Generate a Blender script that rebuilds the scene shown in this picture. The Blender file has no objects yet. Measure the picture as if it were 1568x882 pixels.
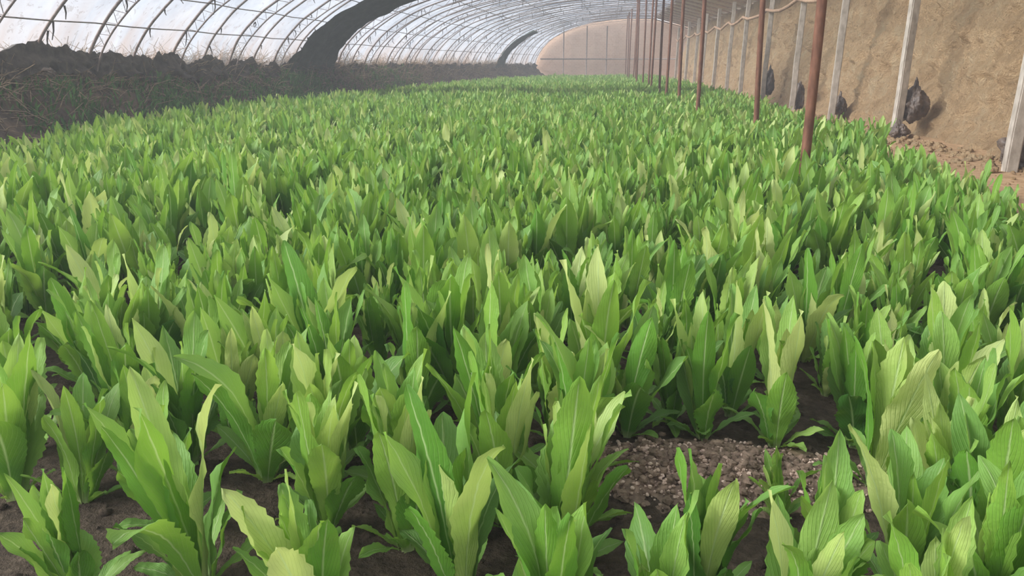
import bpy, math, random, bmesh
from mathutils import Vector, noise, Matrix
random.seed(7)
scene = bpy.context.scene
try:
    scene.view_settings.view_transform = 'Standard'
    scene.view_settings.look = 'None'
except Exception: pass
col = scene.collection

# ---------------------------------------------------------------- helpers
def new_obj(name, verts, faces, mat=None, parent=None, smooth=True, link=True):
    me = bpy.data.meshes.new(name)
    me.from_pydata(verts, [], faces)
    me.update()
    if smooth:
        me.polygons.foreach_set('use_smooth', [True]*len(me.polygons))
    if mat: me.materials.append(mat)
    o = bpy.data.objects.new(name, me)
    if link: col.objects.link(o)
    if parent: o.parent = parent
    return o

def empty(name, loc=(0,0,0)):
    e = bpy.data.objects.new(name, None); col.objects.link(e); e.location = loc
    e.empty_display_size = .2
    return e

def tube(V, F, pts, r, sides=8, cap=True, rfun=None):
    pts = [Vector(p) for p in pts]
    n = len(pts); base = len(V)
    up = Vector((0,0,1))
    for i,p in enumerate(pts):
        t = (pts[min(i+1,n-1)] - pts[max(i-1,0)]).normalized()
        ref = up if abs(t.dot(up)) < .95 else Vector((1,0,0))
        a = t.cross(ref).normalized(); b = t.cross(a).normalized()
        rr = r if rfun is None else rfun(i/(n-1))*r
        for k in range(sides):
            an = 2*math.pi*k/sides
            V.append(tuple(p + a*math.cos(an)*rr + b*math.sin(an)*rr))
    for i in range(n-1):
        for k in range(sides):
            k2 = (k+1)%sides
            F.append((base+i*sides+k, base+i*sides+k2, base+(i+1)*sides+k2, base+(i+1)*sides+k))
    if cap:
        F.append(tuple(base+k for k in range(sides)))
        F.append(tuple(base+(n-1)*sides+k for k in reversed(range(sides))))

def fbm(x,y,z,o=4):
    return noise.fractal(Vector((x,y,z)), 1.0, 2.0, o)

def lerp(a,b,t): return a+(b-a)*t
def interp(tab, y):
    if y <= tab[0][0]: return tab[0][1]
    for (a,va),(b,vb) in zip(tab, tab[1:]):
        if y <= b: return lerp(va,vb,(y-a)/(b-a))
    return tab[-1][1]

def srgb(r,g,b):
    f = lambda c: (c/255/12.92) if c/255<=.04045 else ((c/255+.055)/1.055)**2.4
    return (f(r),f(g),f(b),1)

class NT:
    def __init__(s, name):
        s.m = bpy.data.materials.new(name); s.m.use_nodes = True
        s.t = s.m.node_tree; s.t.nodes.clear()
        s.out = s.n('ShaderNodeOutputMaterial')
    def n(s, typ, **kw):
        nd = s.t.nodes.new(typ)
        for k,v in kw.items(): setattr(nd,k,v)
        return nd
    def l(s, a, b): s.t.links.new(a,b)
    def math(s, op, a, b=None, c=None, clamp=False):
        nd = s.n('ShaderNodeMath', operation=op); nd.use_clamp = clamp
        for i,v in enumerate((a,b,c)):
            if v is None: continue
            if isinstance(v,(int,float)): nd.inputs[i].default_value = v
            else: s.l(v, nd.inputs[i])
        return nd.outputs[0]
    def mix(s, f, a, b, blend='MIX'):
        nd = s.n('ShaderNodeMix', data_type='RGBA', blend_type=blend)
        for sock,v in ((nd.inputs[0],f),(nd.inputs[6],a),(nd.inputs[7],b)):
            if isinstance(v,(int,float)): sock.default_value = v
            elif isinstance(v,tuple): sock.default_value = v
            else: s.l(v, sock)
        return nd.outputs[2]
    def noise(s, scale, detail=4, vec=None, rough=.55):
        nd = s.n('ShaderNodeTexNoise'); nd.inputs['Scale'].default_value = scale
        nd.inputs['Detail'].default_value = detail; nd.inputs['Roughness'].default_value = rough
        if vec is not None: s.l(vec, nd.inputs['Vector'])
        return nd.outputs[0]
    def ramp(s, f, stops):
        nd = s.n('ShaderNodeValToRGB'); e = nd.color_ramp.elements
        while len(e) < len(stops): e.new(.5)
        for i,(p,c) in enumerate(stops):
            e[i].position = p; e[i].color = c
        s.l(f, nd.inputs[0]); return nd.outputs[0]
    def obj(s, scale=(1,1,1)):
        tc = s.n('ShaderNodeTexCoord'); mp = s.n('ShaderNodeMapping')
        mp.inputs['Scale'].default_value = scale
        s.l(tc.outputs['Object'], mp.inputs[0]); return mp.outputs[0]
    def bump(s, h, strength=.5, dist=.02):
        b = s.n('ShaderNodeBump'); b.inputs['Strength'].default_value = strength
        b.inputs['Distance'].default_value = dist; s.l(h, b.inputs['Height']); return b.outputs[0]
    def principled(s, color, rough=.8, normal=None, spec=.3, metal=0):
        p = s.n('ShaderNodeBsdfPrincipled')
        if isinstance(color, tuple): p.inputs['Base Color'].default_value = color
        else: s.l(color, p.inputs['Base Color'])
        p.inputs['Roughness'].default_value = rough
        p.inputs['Specular IOR Level'].default_value = spec
        p.inputs['Metallic'].default_value = metal
        if normal is not None: s.l(normal, p.inputs['Normal'])
        return p.outputs[0]
    def done(s, sh): s.l(sh, s.out.inputs[0]); return s.m

# ---------------------------------------------------------------- materials
def mat_simple(name, c1, c2, scale=8, rough=.8, stretch=(1,1,1), bump=.4, dist=.01, spec=.3, metal=0):
    t = NT(name); v = t.obj(stretch)
    n = t.noise(scale, 6, v)
    c = t.ramp(n, [(.3,c1),(.7,c2)])
    return t.done(t.principled(c, rough, t.bump(n,bump,dist), spec, metal))

def mat_leaf():
    t = NT('lettuce_leaf')
    uv = t.n('ShaderNodeUVMap'); sp = t.n('ShaderNodeSeparateXYZ'); t.l(uv.outputs[0], sp.inputs[0])
    u, v = sp.outputs[0], sp.outputs[1]
    au = t.math('ABSOLUTE', t.math('SUBTRACT', u, .5))
    rib = t.math('SUBTRACT', 1, t.math('DIVIDE', au, .05), clamp=True)
    ph = t.math('SUBTRACT', t.math('MULTIPLY', v, 11), t.math('MULTIPLY', au, 9))
    vein = t.math('POWER', t.math('ABSOLUTE', t.math('COSINE', t.math('MULTIPLY', ph, 3.14159))), 22)
    at = t.n('ShaderNodeAttribute', attribute_name='tone')
    oi = t.n('ShaderNodeObjectInfo')
    nz = t.noise(9, 2, t.obj())
    ton = t.math('ADD', at.outputs['Fac'], t.math('MULTIPLY', t.math('SUBTRACT', oi.outputs['Random'], .5), .32))
    ton = t.math('ADD', ton, t.math('MULTIPLY', t.math('SUBTRACT', nz, .5), .4), clamp=True)
    c = t.ramp(ton, [(0,srgb(64,118,42)),(.35,srgb(104,158,54)),(.7,srgb(148,187,78)),(1,srgb(202,214,134))])
    c = t.mix(t.math('MULTIPLY', vein, .13), c, srgb(174,204,120))
    c = t.mix(t.math('MULTIPLY', rib, .75), c, srgb(200,220,158))
    geo = t.n('ShaderNodeNewGeometry')
    c = t.mix(t.math('MULTIPLY', geo.outputs['Backfacing'], .22), c, srgb(170,200,126))
    stem = t.math('SUBTRACT', 1, t.math('DIVIDE', v, .13), clamp=True)
    c = t.mix(t.math('MULTIPLY', stem, .8), c, srgb(204,216,160))
    fine = t.noise(110, 2, t.obj())
    h = t.math('ADD', t.math('MULTIPLY', vein, -.4), t.math('MULTIPLY', fine, .9))
    h = t.math('SUBTRACT', h, t.math('MULTIPLY', rib, .8))
    nm = t.bump(h, .6, .003)
    p = t.principled(c, .55, nm, .4)
    tr = t.n('ShaderNodeBsdfTranslucent'); t.l(t.mix(.3, c, srgb(190,212,70)), tr.inputs[0])
    ms = t.n('ShaderNodeMixShader'); ms.inputs[0].default_value = .38
    t.l(p, ms.inputs[1]); t.l(tr.outputs[0], ms.inputs[2])
    return t.done(ms.outputs[0])
M_leaf = mat_leaf()

def mat_ground():
    t = NT('soil')
    v = t.obj()
    n1 = t.noise(1.3, 6, v); n2 = t.noise(28, 6, v, .7); n3 = t.noise(90,3,v)
    dark = t.ramp(n2, [(.3,srgb(56,48,40)),(.55,srgb(88,76,64)),(.75,srgb(120,106,90))])
    tan = t.ramp(t.noise(9,6,v,.65), [(.3,srgb(176,140,106)),(.6,srgb(210,176,138)),(.8,srgb(226,196,160))])
    sp = t.n('ShaderNodeSeparateXYZ'); t.l(v, sp.inputs[0])
    f = t.math('ADD', t.math('SUBTRACT', sp.outputs[0], 2.9), t.math('MULTIPLY', t.math('SUBTRACT', n1,.5), 1.2))
    f = t.math('MULTIPLY', f, 2.5, clamp=True)
    c = t.mix(f, dark, tan)
    h = t.math('ADD', n2, t.math('MULTIPLY', n3, .3))
    return t.done(t.principled(c, .95, t.bump(h,1.,.03), .15))
M_ground = mat_ground()

def mat_wall():
    t = NT('rammed_earth')
    v = t.obj(); vs = t.obj((1,1.3,.7))
    n1 = t.noise(.9, 6, v, .6); n2 = t.noise(2.6, 10, vs, .72); n3 = t.noise(22, 6, v, .7)
    c = t.ramp(n2, [(.30,srgb(200,162,120)),(.5,srgb(244,208,162)),(.70,srgb(252,230,190))])
    c = t.mix(t.math('MULTIPLY', n1, .45), c, srgb(243,204,154))
    c = t.mix(t.math('MULTIPLY', t.math('GREATER_THAN', n3, .60), .35), c, srgb(160,126,92))
    h = t.math('ADD', t.math('MULTIPLY', n2, 2), t.math('MULTIPLY', n3, .9))
    return t.done(t.principled(c, .95, t.bump(h,1.,.20), .1))
M_wall = mat_wall()

def mat_film():
    t = NT('greenhouse_film')
    v = t.obj((1,1,1)); vs = t.obj((.35,1.8,.35))
    n1 = t.noise(1.2, 5, vs); n2 = t.noise(7, 5, v, .7); n4 = t.noise(.8, 5, v, .6)
    sp = t.n('ShaderNodeSeparateXYZ'); t.l(v, sp.inputs[0])
    low = t.math('DIVIDE', t.math('SUBTRACT', 2.0, sp.outputs[2]), 1.2, clamp=True)
    dirt = t.math('MULTIPLY', t.math('ADD', low, .12), t.ramp(n1, [(.35,(.1,.1,.1,1)),(.65,(1,1,1,1))]), clamp=True)
    base = t.ramp(n4, [(.35,srgb(184,192,204)),(.6,srgb(214,220,230))])
    c = t.mix(dirt, base, srgb(200,182,172))
    c = t.mix(t.math('MULTIPLY', t.math('GREATER_THAN', n2, .60), .4), c, srgb(158,150,144))
    tr = t.n('ShaderNodeBsdfTranslucent'); t.l(t.mix(.62,c,(0,0,0,1)), tr.inputs[0])
    df = t.n('ShaderNodeBsdfDiffuse'); t.l(c, df.inputs[0])
    tp = t.n('ShaderNodeBsdfTransparent'); t.l(c, tp.inputs[0])
    m1 = t.n('ShaderNodeMixShader'); m1.inputs[0].default_value=.25; t.l(tr.outputs[0], m1.inputs[1]); t.l(df.outputs[0], m1.inputs[2])
    m2 = t.n('ShaderNodeMixShader'); m2.inputs[0].default_value=.68; t.l(m1.outputs[0], m2.inputs[1]); t.l(tp.outputs[0], m2.inputs[2])
    return t.done(m2.outputs[0])
M_film = mat_film()
M_rib = mat_simple('weathered_steel_rib', srgb(104,90,84), srgb(154,140,134), 12, .6)
M_rust = mat_simple('rusty_steel', srgb(88,56,42), srgb(134,92,72), 25, .75, (1,1,.3), .5, .004)
M_conc = mat_simple('concrete', srgb(142,132,120), srgb(190,180,168), 14, .9, (1,1,.5), .5, .006)
M_blanket = mat_simple('dark_insulation_blanket', srgb(48,44,40), srgb(90,82,72), 9, .95, (1,1,1), .9, .05)
M_curtain = mat_simple('dark_curtain_cloth', srgb(40,50,42), srgb(74,84,70), 5, .95, (1,1,1), .6, .04)
M_bag = mat_simple('dark_plastic_bag', srgb(66,56,50), srgb(120,104,92), 10, .5, (1,1,1), .9, .03, .5)
M_bank = mat_simple('dark_bank_earth', srgb(46,42,34), srgb(112,94,76), 4.5, .97, (1,1,1), 1, .12)
M_dry = mat_simple('dry_stalks', srgb(100,86,68), srgb(172,152,124), 20, .9)
M_grass = mat_simple('bank_grass', srgb(52,88,44), srgb(92,136,62), 12, .8)
M_pole = mat_simple('wood_rail', srgb(140,110,88), srgb(182,152,126), 12, .85)
M_crumb = mat_simple('crumbly_soil', srgb(86,72,60), srgb(152,130,112), 45, .95, (1,1,1), .9, .01)
M_grit = mat_simple('pale_grit', srgb(154,128,112), srgb(222,198,180), 40, .95)

# ---------------------------------------------------------------- lettuce plants
def build_plant(seed):
    R = random.Random(seed)
    V=[];F=[];UV=[];TN=[]
    def leaf(az, L, W, a0, a1, fold, tone, rnd=1.0, peak=1.4, r0=.008, z0=.0, twist=0., pw=1.6, wav=.01, tooth=.06, side=0., bw=.20):
        nt, ns = 26, 6
        base = len(V)
        out = Vector((math.cos(az), math.sin(az), 0)); sd = Vector((-math.sin(az), math.cos(az), 0))
        p = out*r0 + Vector((0,0,z0)); ph = R.uniform(0,6.28); fr = R.uniform(10,18)
        for i in range(nt+1):
            t = i/nt
            a = a0 + a1*(t**pw)
            d = out*math.sin(a) + Vector((0,0,math.cos(a)))
            d = (d + sd*side*t).normalized()
            if i: p = p + d*(L/nt)
            nrm = (Vector((0,0,1))*math.sin(a) - out*math.cos(a)).normalized()
            tw = twist*t
            s_ax = sd*math.cos(tw) + nrm*math.sin(tw)
            n_ax = nrm*math.cos(tw) - sd*math.sin(tw)
            w = W*.5*(bw*(1-t)**.6 + max(0,math.sin(math.pi*(t**peak)))**rnd*.92)
            if i == nt: w = W*.004
            tt = 1 + (tooth if i%2 else -tooth)*(t>.25)
            for j in range(ns+1):
                s = (j/ns-.5)*2
                ww = w*(tt if abs(s)>.99 else 1)
                q = p + s_ax*s*ww + n_ax*(abs(s)**1.3*ww*fold) + n_ax*(math.sin(t*fr+ph+(2 if s>0 else 0))*wav*s*s*min(1,3*t))
                q = q + n_ax*R.uniform(-.0014,.0014)
                V.append(tuple(q)); UV.append((j/ns, t)); TN.append(tone)
        for i in range(nt):
            for j in range(ns):
                a_=base+i*(ns+1)+j
                F.append((a_,a_+1,a_+ns+2,a_+ns+1))
    n = R.randint(10,15)
    az = R.uniform(0,6.28)
    spread = R.uniform(.7,1.35)
    for k in range(n):
        q = k/(n-1)
        az += 2.4 + R.uniform(-.5,.5)
        L = lerp(.27,.36, math.sin(math.pi*min(1,q*.8+.2))) * R.uniform(.72,1.16)
        if q>.82: L *= .8
        W = lerp(.039,.070,q**.6) * R.uniform(.75,1.22)
        a0 = lerp(.0,.24,q)*spread + R.uniform(-.05,.08)
        a1 = lerp(.02,.32,q**1.5)*spread + R.uniform(-.18,.22)
        tone = lerp(.64,.28,q) + R.uniform(-.25,.25)
        if R.random()<.09: tone = .98
        if R.random()<.07: a1 += R.uniform(.4,.9)
        leaf(az, L, W, a0, a1, lerp(.5,.06,q)*R.uniform(.3,1.2), tone, R.uniform(.6,.95), R.uniform(1.35,2.1),
             r0=lerp(.003,.016,q), twist=R.uniform(-.8,.8), pw=R.uniform(1.2,2.8), wav=R.uniform(.003,.010),
             tooth=R.choice([.02,.04,.06,.09]), side=R.uniform(-.22,.22), bw=R.uniform(.2,.34))
    for k in range(R.randint(4,6)):
        az += 1.7 + R.uniform(-.5,.5)
        leaf(az, R.uniform(.09,.17), R.uniform(.024,.040), R.uniform(.7,1.0), R.uniform(.2,.8), .3, R.uniform(.2,.6), .8, 1.6,
             r0=.012, z0=.004, twist=R.uniform(-.5,.5), wav=.003, tooth=.03)
    o = new_obj('lettuce_plant', V, F, M_leaf, link=False)
    me = o.data
    uvl = me.uv_layers.new(name='UVMap')
    for lp in me.loops: uvl.data[lp.index].uv = UV[lp.vertex_index]
    at = me.attributes.new('tone','FLOAT','POINT'); at.data.foreach_set('value', TN)
    return o
pcol = bpy.data.collections.new('lettuce_plants')
NV = 22
for i in range(NV):
    pcol.objects.link(build_plant(200+i))

LEFT = [(0,-3.6),(3.5,-4.2),(6.3,-5.25),(10,-6.1),(14,-6.15),(21,-5.6),(30,-5.3),(38,-4.5),(48,-2.6)]
RIGHT = [(0,2.2),(4.3,2.35),(8,2.75),(20,3.2),(48,3.4)]
pts=[];rots=[];scs=[];idx=[]
def ground_h(x,y):
    return .02*fbm(x*1.5,y*1.5,0,4) + .008*fbm(x*9,y*9,3,3)
def plant(x,y,s=1., rz=None, k=None):
    pts.append((x,y,ground_h(x,y)-.004))
    rots.append((random.uniform(-.15,.15),random.uniform(-.15,.15), random.uniform(0,6.28) if rz is None else rz))
    scs.append(s); idx.append(random.randrange(NV) if k is None else k)
fore = [(-1.36,1.50,1.0),(-1.18,1.50,.8),(-.575,1.46,.95),(.107,1.99,.95),(.315,1.99,.95),(.507,1.97,1.0),
 (.69,1.76,1.0),(-.05,1.36,1.05),(-.24,1.27,1.12),(-.76,1.25,1.12),(.22,1.25,.85),(.43,1.26,.85),(.605,1.33,.9),
 (.79,1.44,1.0),(.94,1.36,1.0),(.88,1.72,1.0),(-.80,1.66,1.0),(-1.02,1.70,.95),(-.42,1.63,1.0),(-.22,1.74,1.0),(-.04,1.72,1.0),
 (-1.5,1.75,1.),(-1.25,1.82,1.),(-.62,1.82,1),(-.10,1.95,.95),(-.28,1.98,1),(-.50,1.99,1),(-.86,1.93,1),(-1.08,2.0,1),(-1.7,1.95,1),(-1.45,2.02,1),
 (.72,2.0,1),(.93,1.96,1),(1.13,2.02,1),(1.1,1.72,1),(.44,1.60,.45),(-.05,1.12,.9),(.13,1.10,.85),(.34,1.10,.85),(.56,1.10,.95),(.8,1.15,1.),
 (-.46,1.12,.9),(-.95,1.16,.75),(-.90,1.42,.85),(-.38,1.40,.95),(-.18,1.52,1.0),(-.02,1.54,.85),(.78,1.58,.95),(1.0,1.55,1.),(-.64,1.64,.95),(.72,1.24,.95),(-.98,1.86,.9),(1.2,1.88,1),(-.74,2.04,.95),(-1.12,1.62,.8)]
for x,y,s in fore: plant(x,y,s*1.10)
y = 2.17
row = 0
while y < 48.2:
    dy = .195 if y<12 else .215
    l, r = interp(LEFT,y), interp(RIGHT,y)
    x = l + (row%2)*.09
    while x < r:
        if random.random() > (.14 if y<5 else .06):
            big = 1.04+.16*fbm(x*.6,y*.6,9,2)
            plant(x+random.uniform(-.085,.085), y+random.uniform(-.085,.085), random.uniform(.70,1.22)*big)
        x += .185 if y<20 else .20
    y += dy; row += 1

me = bpy.data.meshes.new('lettuce_crop'); me.from_pydata(pts,[],[]); me.update()
a = me.attributes.new('rot','FLOAT_VECTOR','POINT'); a.data.foreach_set('vector',[c for r_ in rots for c in r_])
a = me.attributes.new('scl','FLOAT','POINT'); a.data.foreach_set('value',scs)
a = me.attributes.new('idx','INT','POINT'); a.data.foreach_set('value',idx)
crop = bpy.data.objects.new('lettuce_crop', me); col.objects.link(crop)
ng = bpy.data.node_groups.new('scatter_lettuce','GeometryNodeTree')
ng.interface.new_socket('Geometry', in_out='INPUT', socket_type='NodeSocketGeometry')
ng.interface.new_socket('Geometry', in_out='OUTPUT', socket_type='NodeSocketGeometry')
N = ng.nodes
gi=N.new('NodeGroupInput'); go=N.new('NodeGroupOutput'); iop=N.new('GeometryNodeInstanceOnPoints'); ci=N.new('GeometryNodeCollectionInfo')
ci.inputs['Collection'].default_value = pcol; ci.inputs['Separate Children'].default_value=True; ci.inputs['Reset Children'].default_value=True
def na(name,dt):
    n=N.new('GeometryNodeInputNamedAttribute'); n.data_type=dt; n.inputs['Name'].default_value=name; return n.outputs[0]
e2r=N.new('FunctionNodeEulerToRotation')
ng.links.new(na('rot','FLOAT_VECTOR'), e2r.inputs[0]); ng.links.new(e2r.outputs[0], iop.inputs['Rotation'])
ng.links.new(na('scl','FLOAT'), iop.inputs['Scale']); ng.links.new(na('idx','INT'), iop.inputs['Instance Index'])
iop.inputs['Pick Instance'].default_value=True
ng.links.new(gi.outputs[0], iop.inputs['Points']); ng.links.new(ci.outputs[0], iop.inputs['Instance']); ng.links.new(iop.outputs[0], go.inputs[0])
md = crop.modifiers.new('scatter','NODES'); md.node_group = ng
print('plants', len(pts))

# ---------------------------------------------------------------- ground
ys=[-1.0]; 
while ys[-1] < 50: ys.append(ys[-1] + max(.035, .012*abs(ys[-1])))
xs=[]; x=-9.
while x < 6.5:
    xs.append(x); x += .04 if abs(x)<2.2 else .12
V=[(x,y,ground_h(x,y)) for y in ys for x in xs]; nx=len(xs)
F=[(j*nx+i,j*nx+i+1,(j+1)*nx+i+1,(j+1)*nx+i) for j in range(len(ys)-1) for i in range(nx-1)]
new_obj('ground', V, F, M_ground)

def lump(V,F,c,r,sd):
    base=len(V)
    rings=4; seg=6
    V.append((c[0],c[1],c[2]+r*.8))
    for i in range(1,rings):
        th=math.pi*i/rings
        for k in range(seg):
            ph=2*math.pi*k/seg
            rr=r*(1+.6*noise.noise(Vector((i*1.7+sd,k*2.1,sd*.3))))
            V.append((c[0]+rr*math.sin(th)*math.cos(ph), c[1]+rr*math.sin(th)*math.sin(ph), c[2]+rr*.75*math.cos(th)))
    V.append((c[0],c[1],c[2]-r*.7)); last=len(V)-1
    for k in range(seg):
        k2=(k+1)%seg
        F.append((base,base+1+k,base+1+k2))
        for i in range(rings-2):
            a_=base+1+i*seg
            F.append((a_+k,a_+seg+k,a_+seg+k2,a_+k2))
        F.append((last,base+1+(rings-2)*seg+k2,base+1+(rings-2)*seg+k))
V=[];F=[]
for i in range(3000):
    x=random.uniform(-2.4,2.2); yy=random.uniform(1.0,4.6); r=random.choice([.003,.004,.005,.007,.011,.016])
    lump(V,F,(x,yy,ground_h(x,yy)+r*.1),r,i)
pile = empty('crumbly_soil_pile',(0,0,0))
new_obj('soil_clods',V,F,M_ground,pile)
def pile_h(x,y):
    dx=(x-.32)/.27; dy=(y-1.79)/.13
    return .05*math.exp(-(dx*dx+dy*dy)*1.1)
V=[];F=[];n=90
for j in range(n+1):
    for i in range(n+1):
        x=lerp(-.15,.80,i/n); yy=lerp(1.50,2.08,j/n)
        h=pile_h(x,yy)
        V.append((x,yy,ground_h(x,yy)-.006+h+ .025*fbm(x*22,yy*22,1,4)*min(1,h*40)))
for j in range(n):
    for i in range(n): a_=j*(n+1)+i; F.append((a_,a_+1,a_+n+2,a_+n+1))
new_obj('mound',V,F,M_crumb,pile)
for nm,mt,cnt,rs in (('crumbs',M_crumb,1300,[.003,.005,.008,.013]),('grit',M_grit,1900,[.002,.003,.0045,.006])):
    V=[];F=[]
    for i in range(cnt):
        x=random.gauss(.32,.16); yy=random.gauss(1.79,.07); r=random.choice(rs)
        h=pile_h(x,yy)
        lump(V,F,(x,yy,ground_h(x,yy)-.004+h+.025*fbm(x*22,yy*22,1,4)*min(1,h*40)+r*.2),r,i+.5)
    new_obj(nm,V,F,mt,pile,smooth=False)

# ---------------------------------------------------------------- right earth wall
def wall_x(y,z):
    b = 4.72 + .20*z - .12*math.exp(-z*5)
    b += .15*fbm(y*.5,z*.9,2,4) + .13*fbm(y*1.6,z*2.0,5,5)
    b += .11*fbm(y*5,z*6,8,4)
    return b
V=[];F=[]; ny=800; nz=70
for j in range(ny+1):
    yy=lerp(0,1,(j/ny)**1.5)*49.4
    for i in range(nz+1):
        z=lerp(-.06,3.05,i/nz); V.append((wall_x(yy,z),yy,z))
for j in range(ny):
    for i in range(nz): a_=j*(nz+1)+i; F.append((a_,a_+1,a_+nz+2,a_+nz+1))
new_obj('wall_right',V,F,M_wall)

# ---------------------------------------------------------------- left bank (earth, blanket, weeds)
bankroot = empty('earth_bank')
FOOT = [(0,-7.2),(21,-7.3),(30,-6.9),(40,-5.6),(49.6,-3.9)]
def bank(y,t):
    l=interp(LEFT,y)-.15; f=interp(FOOT,y)
    l=max(l,f+.5)
    x=lerp(l,f-.5,t)
    z=1.0*(min(1,t/.78))**1.25
    nz_=.5*min(1,3*t)
    return (x+.22*nz_*fbm(y*1.1,t*3,1,4), y, z+.40*nz_*fbm(y*1.1,t*5,6,5)-.03)
V=[];F=[]; ny=560;nz=34
for j in range(ny+1):
    yy=lerp(0,49.3,j/ny)
    for i in range(nz+1): V.append(bank(yy,i/nz))
for j in range(ny):
    for i in range(nz): a_=j*(nz+1)+i; F.append((a_,a_+nz+1,a_+nz+2,a_+1))
new_obj('bank_soil',V,F,M_bank,bankroot)

# ---------------------------------------------------------------- roof
PROF=[(-7.35,.85),(-7.15,1.3),(-6.8,1.72),(-6.3,2.12),(-5.4,2.6),(-4.0,3.02),(-2.2,3.36),(-.2,3.55),(1.5,3.64),(3.1,3.62)]
def cr(P,t):
    n=len(P)-1; s=min(n-1e-6,max(0,t*n)); i=int(s); f=s-i
    g=lambda k: Vector((*P[max(0,min(n,k))],0))
    p0,p1,p2,p3=g(i-1),g(i),g(i+1),g(i+2)
    return .5*((2*p1)+(p2-p0)*f+(2*p0-5*p1+4*p2-p3)*f*f+(3*p1-p0-3*p2+p3)*f**3)
def arch(y,t,off=0.):
    p=cr(PROF,t); q=cr(PROF,min(1,t+.01))-cr(PROF,max(0,t-.01)); q.normalize()
    x,z=p.x+q.y*off, p.y-q.x*off
    k=(1.5-interp(FOOT,y))/8.8 if x<1.5 else 1
    return Vector((1.5+(x-1.5)*k, y, z))
roof=empty('greenhouse_roof')
Y0=-2.5; Y1=49.4
RS=1.1
V=[];F=[]; nt=60; ny=int((Y1-Y0)/.11)
for j in range(ny+1):
    yy=lerp(Y0,Y1,j/ny)
    sag=abs(math.sin(math.pi*(yy-Y0)/RS))
    for i in range(nt+1):
        t=i/nt
        V.append(tuple(arch(yy,t,-.03+.06*sag+.04*fbm(yy*1.5,t*9,4,3)+.012*math.sin(yy*9+t*22+2*fbm(yy,t*4,1,2)))))
for j in range(ny):
    for i in range(nt): a_=j*(nt+1)+i; F.append((a_,a_+1,a_+nt+2,a_+nt+1))
new_obj('plastic_film',V,F,M_film,roof)
V=[];F=[];V2=[];F2=[]
k=0; yy=Y0
while yy<=Y1+.01:
    ph=random.uniform(-.1,.1)
    P=[arch(yy+.05*fbm(yy*3,i*.08,1,2)+ph*.3,i/48,.04+.015*fbm(i*.15,yy,2,2)) for i in range(49)]
    if k%2==0:
        tube(V,F,P,.022,6); Q=[arch(yy+ph*.3,i/48,.20) for i in range(49)]
        tube(V,F,Q,.013,6)
        zz=[ (P if i%2 else Q)[i] for i in range(0,49)]
        tube(V,F,zz,.007,4)
    else:
        tube(V2,F2,P,.019,6)
    yy+=RS; k+=1
new_obj('truss_ribs',V,F,M_rib,roof); new_obj('thin_ribs',V2,F2,M_rib,roof)
V=[];F=[]
for t in (.03,.18,.30,.41,.52,.62,.73,.83,.92,1.0):
    tube(V,F,[arch(lerp(Y0,Y1,i/60),t,.05)+Vector((0,0,.01*math.sin(i*2.2))) for i in range(61)],.010,6)
new_obj('purlins',V,F,M_rib,roof)
V=[];F=[]
for i in range(320):
    yy=Y0+RS*random.randint(8,44); p=arch(yy,random.uniform(.12,.85),.07)
    L=random.uniform(.05,.24)
    tube(V,F,[p,p+Vector((random.uniform(-.03,.03),random.uniform(-.03,.03),-L*.5)),p+Vector((random.uniform(-.05,.05),random.uniform(-.04,.04),-L))],.014,5,rfun=lambda t:1-.6*t)
new_obj('rag_ties',V,F,M_blanket,roof)
V=[];F=[];nt=14;ny=120
M_back = mat_simple('back_roof_reed', srgb(176,158,142), srgb(214,198,182), 9, .95, (1,4,1), .6, .03)
for j in range(ny+1):
    yy=lerp(Y0,Y1,j/ny)
    for i in range(nt+1):
        t=i/nt; V.append((lerp(3.1,5.8,t),yy,lerp(3.66,2.98,t)+.03*fbm(yy,t*5,3,3)))
for j in range(ny):
    for i in range(nt): a_=j*(nt+1)+i; F.append((a_,a_+1,a_+nt+2,a_+nt+1))
new_obj('back_slope',V,F,M_back,roof)
V=[];F=[]
yy=5.4
while yy<49:
    tube(V,F,[(3.1,yy,3.56),(5.2,yy,3.0)],.035,6); yy+=1.5
new_obj('rafters',V,F,M_pole,roof)

# dark blanket fringe at film foot
V=[];F=[];ny=900;nz=10
for j in range(ny+1):
    yy=lerp(1,49,j/ny)
    top=.09+.07*fbm(yy*1.3,0,3,3)
    drop=.34+.22*fbm(yy*1.7,7,1,5)
    for i in range(nz+1):
        s=i/nz
        p=arch(yy,max(0,.03+top*.45),.08)
        p.z += -s*drop + interp([(0,.22),(9,.16),(13,.02),(20,-.10),(30,-.08),(49,-.10)],yy) + (1-s)*(.06*fbm(yy*9,1,4,3)+.07*fbm(yy*2.2,3,4,3))
        p.x += .10*s + .10*fbm(yy*4.5,s*2.0,2,5)*(.3+s)
        V.append(tuple(p))
for j in range(ny):
    for i in range(nz): a_=j*(nz+1)+i; F.append((a_,a_+nz+1,a_+nz+2,a_+1))
new_obj('insulation_blanket',V,F,M_blanket,bankroot)

def curtain(ya,yb,t1):
    V=[];F=[];nt=80;ny=14
    for j in range(ny+1):
        for i in range(nt+1):
            t=.0+t1*i/nt
            w=1+.26*fbm(t*9,2,ya,3)+.25*math.exp(-((t-.08)/.08)**2)
            yy=(ya+yb)/2+(j/ny-.5)*(yb-ya)*w
            V.append(tuple(arch(yy,t,.22+.07*math.sin(j*1.7)+.08*fbm(yy*2,t*8,1,3))))
    for j in range(ny):
        for i in range(nt): a_=j*(nt+1)+i; F.append((a_,a_+1,a_+nt+2,a_+nt+1))
    return new_obj('hanging_curtain',V,F,M_curtain,roof)
curtain(17.9,20.9,.85)
curtain(41.0,42.2,.5)

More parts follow.
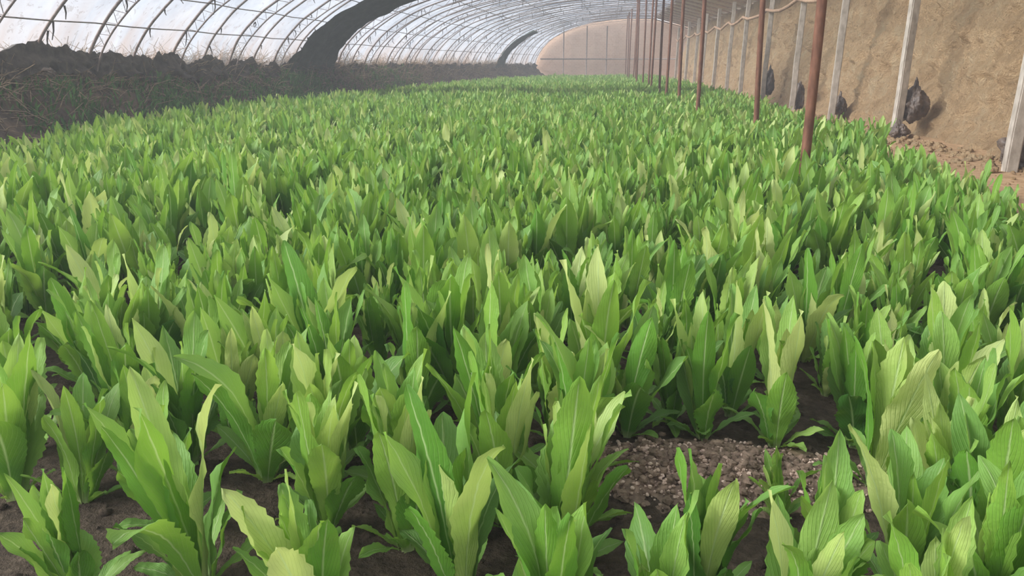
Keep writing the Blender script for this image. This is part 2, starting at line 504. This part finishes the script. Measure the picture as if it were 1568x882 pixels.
V=[];F=[]
for i in range(10500):
    yy=4+40*random.random()**1.4; t=random.betavariate(3.0,1.1)
    b=Vector(bank(yy,t)); L=random.uniform(.08,.52)
    d=Vector((random.uniform(-.3,.9),random.uniform(-.7,.7),random.uniform(-.3,1))).normalized()
    p1=b+d*L*.5; p2=p1+(d+Vector((random.uniform(-.6,.6),random.uniform(-.6,.6),-.5))).normalized()*L*.5
    tube(V,F,[b,p1,p2],random.choice([.005,.008,.012]),3,False,rfun=lambda t:1-.6*t)
new_obj('dry_weeds',V,F,M_dry,bankroot)
V=[];F=[]
for cx,cn,sp in ((12.2,900,.7),(17.6,1700,1.0),(9.5,500,.6),(25,500,1.2),(14.5,700,1.8),(21,700,5)):
    for i in range(cn):
        yy=max(3,random.gauss(cx,sp)); t=random.uniform(.08,.66); b=Vector(bank(yy,t)); L=random.uniform(.10,.28)
        d=Vector((random.uniform(-.4,.6),random.uniform(-.5,.5),1)).normalized(); s=Vector((random.uniform(-1,1),random.uniform(-1,1),0)).normalized()*.014
        m=b+d*L*.6; e=m+(d+Vector((random.uniform(-.5,.5),random.uniform(-.5,.5),-.3)))*L*.4
        k=len(V); V+= [tuple(b-s*.5),tuple(b+s*.5),tuple(m+s),tuple(m-s),tuple(e)]; F+=[(k,k+1,k+2,k+3),(k+3,k+2,k+4)]
new_obj('green_weeds',V,F,M_grass,bankroot)

# ---------------------------------------------------------------- rusty support poles
poles=[(1.46,5.67,-.02,.034),(1.83,9.36,-.10,.031),(1.53,12.55,0,.031),(1.53,15.4,-.04,.031),(1.5,18.1,.03,.030)]
yy=20.7
while yy<48: poles.append((1.52+random.uniform(-.07,.07),yy,random.uniform(-.08,.08),.030)); yy+=2.75
for (x,y,ln,r) in poles:
    V=[];F=[]
    top=3.58
    tube(V,F,[(x+ln*s+ .008*math.sin(s*5+y),y,lerp(-.03,top,s)) for s in [i/16 for i in range(17)]],r,12)
    tube(V,F,[(x+ln*.98,y,top-.10),(x+ln*.98,y,top-.02)],r*1.5,12)
    tube(V,F,[(x,y,-.02),(x,y,.05)],r*1.35,12)
    new_obj('support_pole',V,F,M_rust)

posts=[(3.98,4.5),(3.98,8.0),(4.22,11.75),(4.26,15.1),(4.20,17.9),(4.26,21.4)]
yy=24.6
while yy<48: posts.append((4.26+random.uniform(-.05,.05),yy)); yy+=3.1
for (x,y) in posts:
    bm=bmesh.new(); bmesh.ops.create_cube(bm,size=1)
    for v in bm.verts: v.co=Vector((v.co.x*.115,v.co.y*.11,(v.co.z+.5)*3.0-.03))
    bmesh.ops.bevel(bm,geom=[e for e in bm.edges],offset=.012,segments=2,affect='EDGES')
    bmesh.ops.subdivide_edges(bm,edges=[e for e in bm.edges if abs(e.verts[0].co.z-e.verts[1].co.z)>1],cuts=14)
    for v in bm.verts:
        v.co.x+=.012*fbm(v.co.z*1.3,y,0,2); v.co.y+=.012*fbm(v.co.z*1.3,y,5,2)
        v.co.x+=.02*v.co.z
    me=bpy.data.meshes.new('concrete_post'); bm.to_mesh(me); bm.free(); me.materials.append(M_conc)
    o=bpy.data.objects.new('concrete_post',me); o.location=(x,y,0); o.rotation_euler=(0,0,random.uniform(-.2,.2)); col.objects.link(o)

P=[]
for i,(x,y) in enumerate(posts[1:],1):
    P.append((x-.08,y,2.32))
    if i+1<len(posts):
        x2,y2=posts[i+1]
        for s in (.25,.5,.75): P.append((lerp(x,x2,s)-.08,lerp(y,y2,s),2.32-.12*math.sin(math.pi*s)+.06*fbm(y*2+s*4,1,1,2)))
V=[];F=[]; tube(V,F,P,.04,8); new_obj('wooden_rail',V,F,M_pole)

def bag(x,y,z,sx,sy,sz,sd):
    bm=bmesh.new(); bmesh.ops.create_icosphere(bm,subdivisions=5,radius=1)
    for v in bm.verts:
        n=v.co.normalized()
        f=1+.28*fbm(n.x*1.6+sd,n.y*1.6,n.z*1.6,3)-.22*abs(fbm(n.x*4,n.y*4+sd,n.z*3,4))
        neck=1-.5*max(0,n.z)**2
        v.co=Vector((n.x*sx*f*neck,n.y*sy*f*neck,n.z*sz*f+ (.05 if n.z>.96 else 0)))
    for f in bm.faces: f.smooth=True
    me=bpy.data.meshes.new('plastic_bag'); bm.to_mesh(me); bm.free(); me.materials.append(M_bag)
    o=bpy.data.objects.new('plastic_bag',me); o.location=(x,y,z); col.objects.link(o)
bag(4.46,11.85,.46,.19,.2,.27,1)
bag(4.18,11.5,.10,.13,.13,.12,2)
bag(4.18,8.25,.17,.2,.22,.22,3)
bag(4.45,15.3,.25,.11,.2,.20,4)
bag(4.38,18.1,.3,.12,.2,.32,5)
bag(4.42,21.5,.55,.13,.2,.36,6)

V=[];F=[]
for i in range(1900):
    yy=random.uniform(5,30); x=4.40-abs(random.gauss(0,.36)); r=random.choice([.01,.015,.02,.03,.05])
    lump(V,F,(x,yy,ground_h(x,yy)+r*.3),r,i)
new_obj('fallen_earth_rubble',V,F,M_wall)

# ---------------------------------------------------------------- end wall
def mat_end():
    t=NT('end_wall_brick'); v=t.obj((1,1,1))
    mp=t.n('ShaderNodeMapping'); mp.inputs['Rotation'].default_value=(math.radians(90),0,0); t.l(v,mp.inputs[0])
    b=t.n('ShaderNodeTexBrick'); b.inputs['Scale'].default_value=2.4
    b.inputs['Color1'].default_value=srgb(186,150,130); b.inputs['Color2'].default_value=srgb(202,168,148); b.inputs['Mortar'].default_value=srgb(212,190,174)
    t.l(mp.outputs[0],b.inputs['Vector'])
    c=t.mix(t.math('MULTIPLY',t.noise(1.5,5,v),.8),b.outputs[0],srgb(204,180,162))
    return t.done(t.principled(c,.9,t.bump(t.noise(12,5,v),.5,.03),.1))
M_end=mat_end()
top=[arch(49.5,i/30) for i in range(31)]
V=[];F=[]
prof=[(p.x,p.z) for p in top]+[(5.8,3.0)]
for (x,z) in prof:
    V+=[(x,49.5,-.05),(x,49.5,z),(x,49.8,-.05),(x,49.8,z)]
for i in range(len(prof)-1):
    a_=i*4; b_=a_+4
    F+=[(a_,b_,b_+1,a_+1),(a_+2,a_+3,b_+3,b_+2),(a_+1,b_+1,b_+3,a_+3)]
new_obj('wall_end',V,F,M_end,smooth=False)
V=[];F=[]
for x in (-2.2,-.8,.4): tube(V,F,[(x,49.2,-.02),(x,49.2,3.2)],.035,8)
tube(V,F,[(-3.6,49.15,1.3),(4.6,49.15,1.3)],.035,8)
new_obj('end_wall_props',V,F,M_rib)

# ---------------------------------------------------------------- humid air (real volume filling the house)
t=NT('humid_air'); vs=t.n('ShaderNodeVolumeScatter'); vs.inputs['Color'].default_value=(.97,.98,1,1)
vs.inputs['Density'].default_value=.0085; vs.inputs['Anisotropy'].default_value=.2
t.l(vs.outputs[0], t.out.inputs['Volume'])
bx=[(-9,-1,-.5),(7,-1,-.5),(7,49.45,-.5),(-9,49.45,-.5),(-9,-1,4.2),(7,-1,4.2),(7,49.45,4.2),(-9,49.45,4.2)]
new_obj('humid_haze',bx,[(3,2,1,0),(4,5,6,7),(0,1,5,4),(1,2,6,5),(2,3,7,6),(3,0,4,7)],t.m,roof,smooth=False)

# ---------------------------------------------------------------- light
w=bpy.data.worlds.new('sky'); scene.world=w; w.use_nodes=True
bg=w.node_tree.nodes['Background']; bg.inputs[0].default_value=(.94,.96,1,1); bg.inputs[1].default_value=1.55
sd=bpy.data.lights.new('sun','SUN'); sd.energy=13.5; sd.angle=math.radians(30); sd.color=(1,.95,.86)
so=bpy.data.objects.new('sun',sd); col.objects.link(so)
d=Vector((.80,.24,-.46)).normalized()
so.rotation_euler=d.to_track_quat('-Z','Y').to_euler(); so.location=(-10,-5,15)

# ---------------------------------------------------------------- camera
cd=bpy.data.cameras.new('camera'); cd.sensor_width=36; cd.lens=36*1185/1568; cd.clip_start=.05; cd.clip_end=300
co=bpy.data.objects.new('camera',cd); col.objects.link(co)
co.location=(0,0,1.0); co.rotation_euler=(math.radians(90-16.14),0,math.radians(6.2))
scene.camera=co
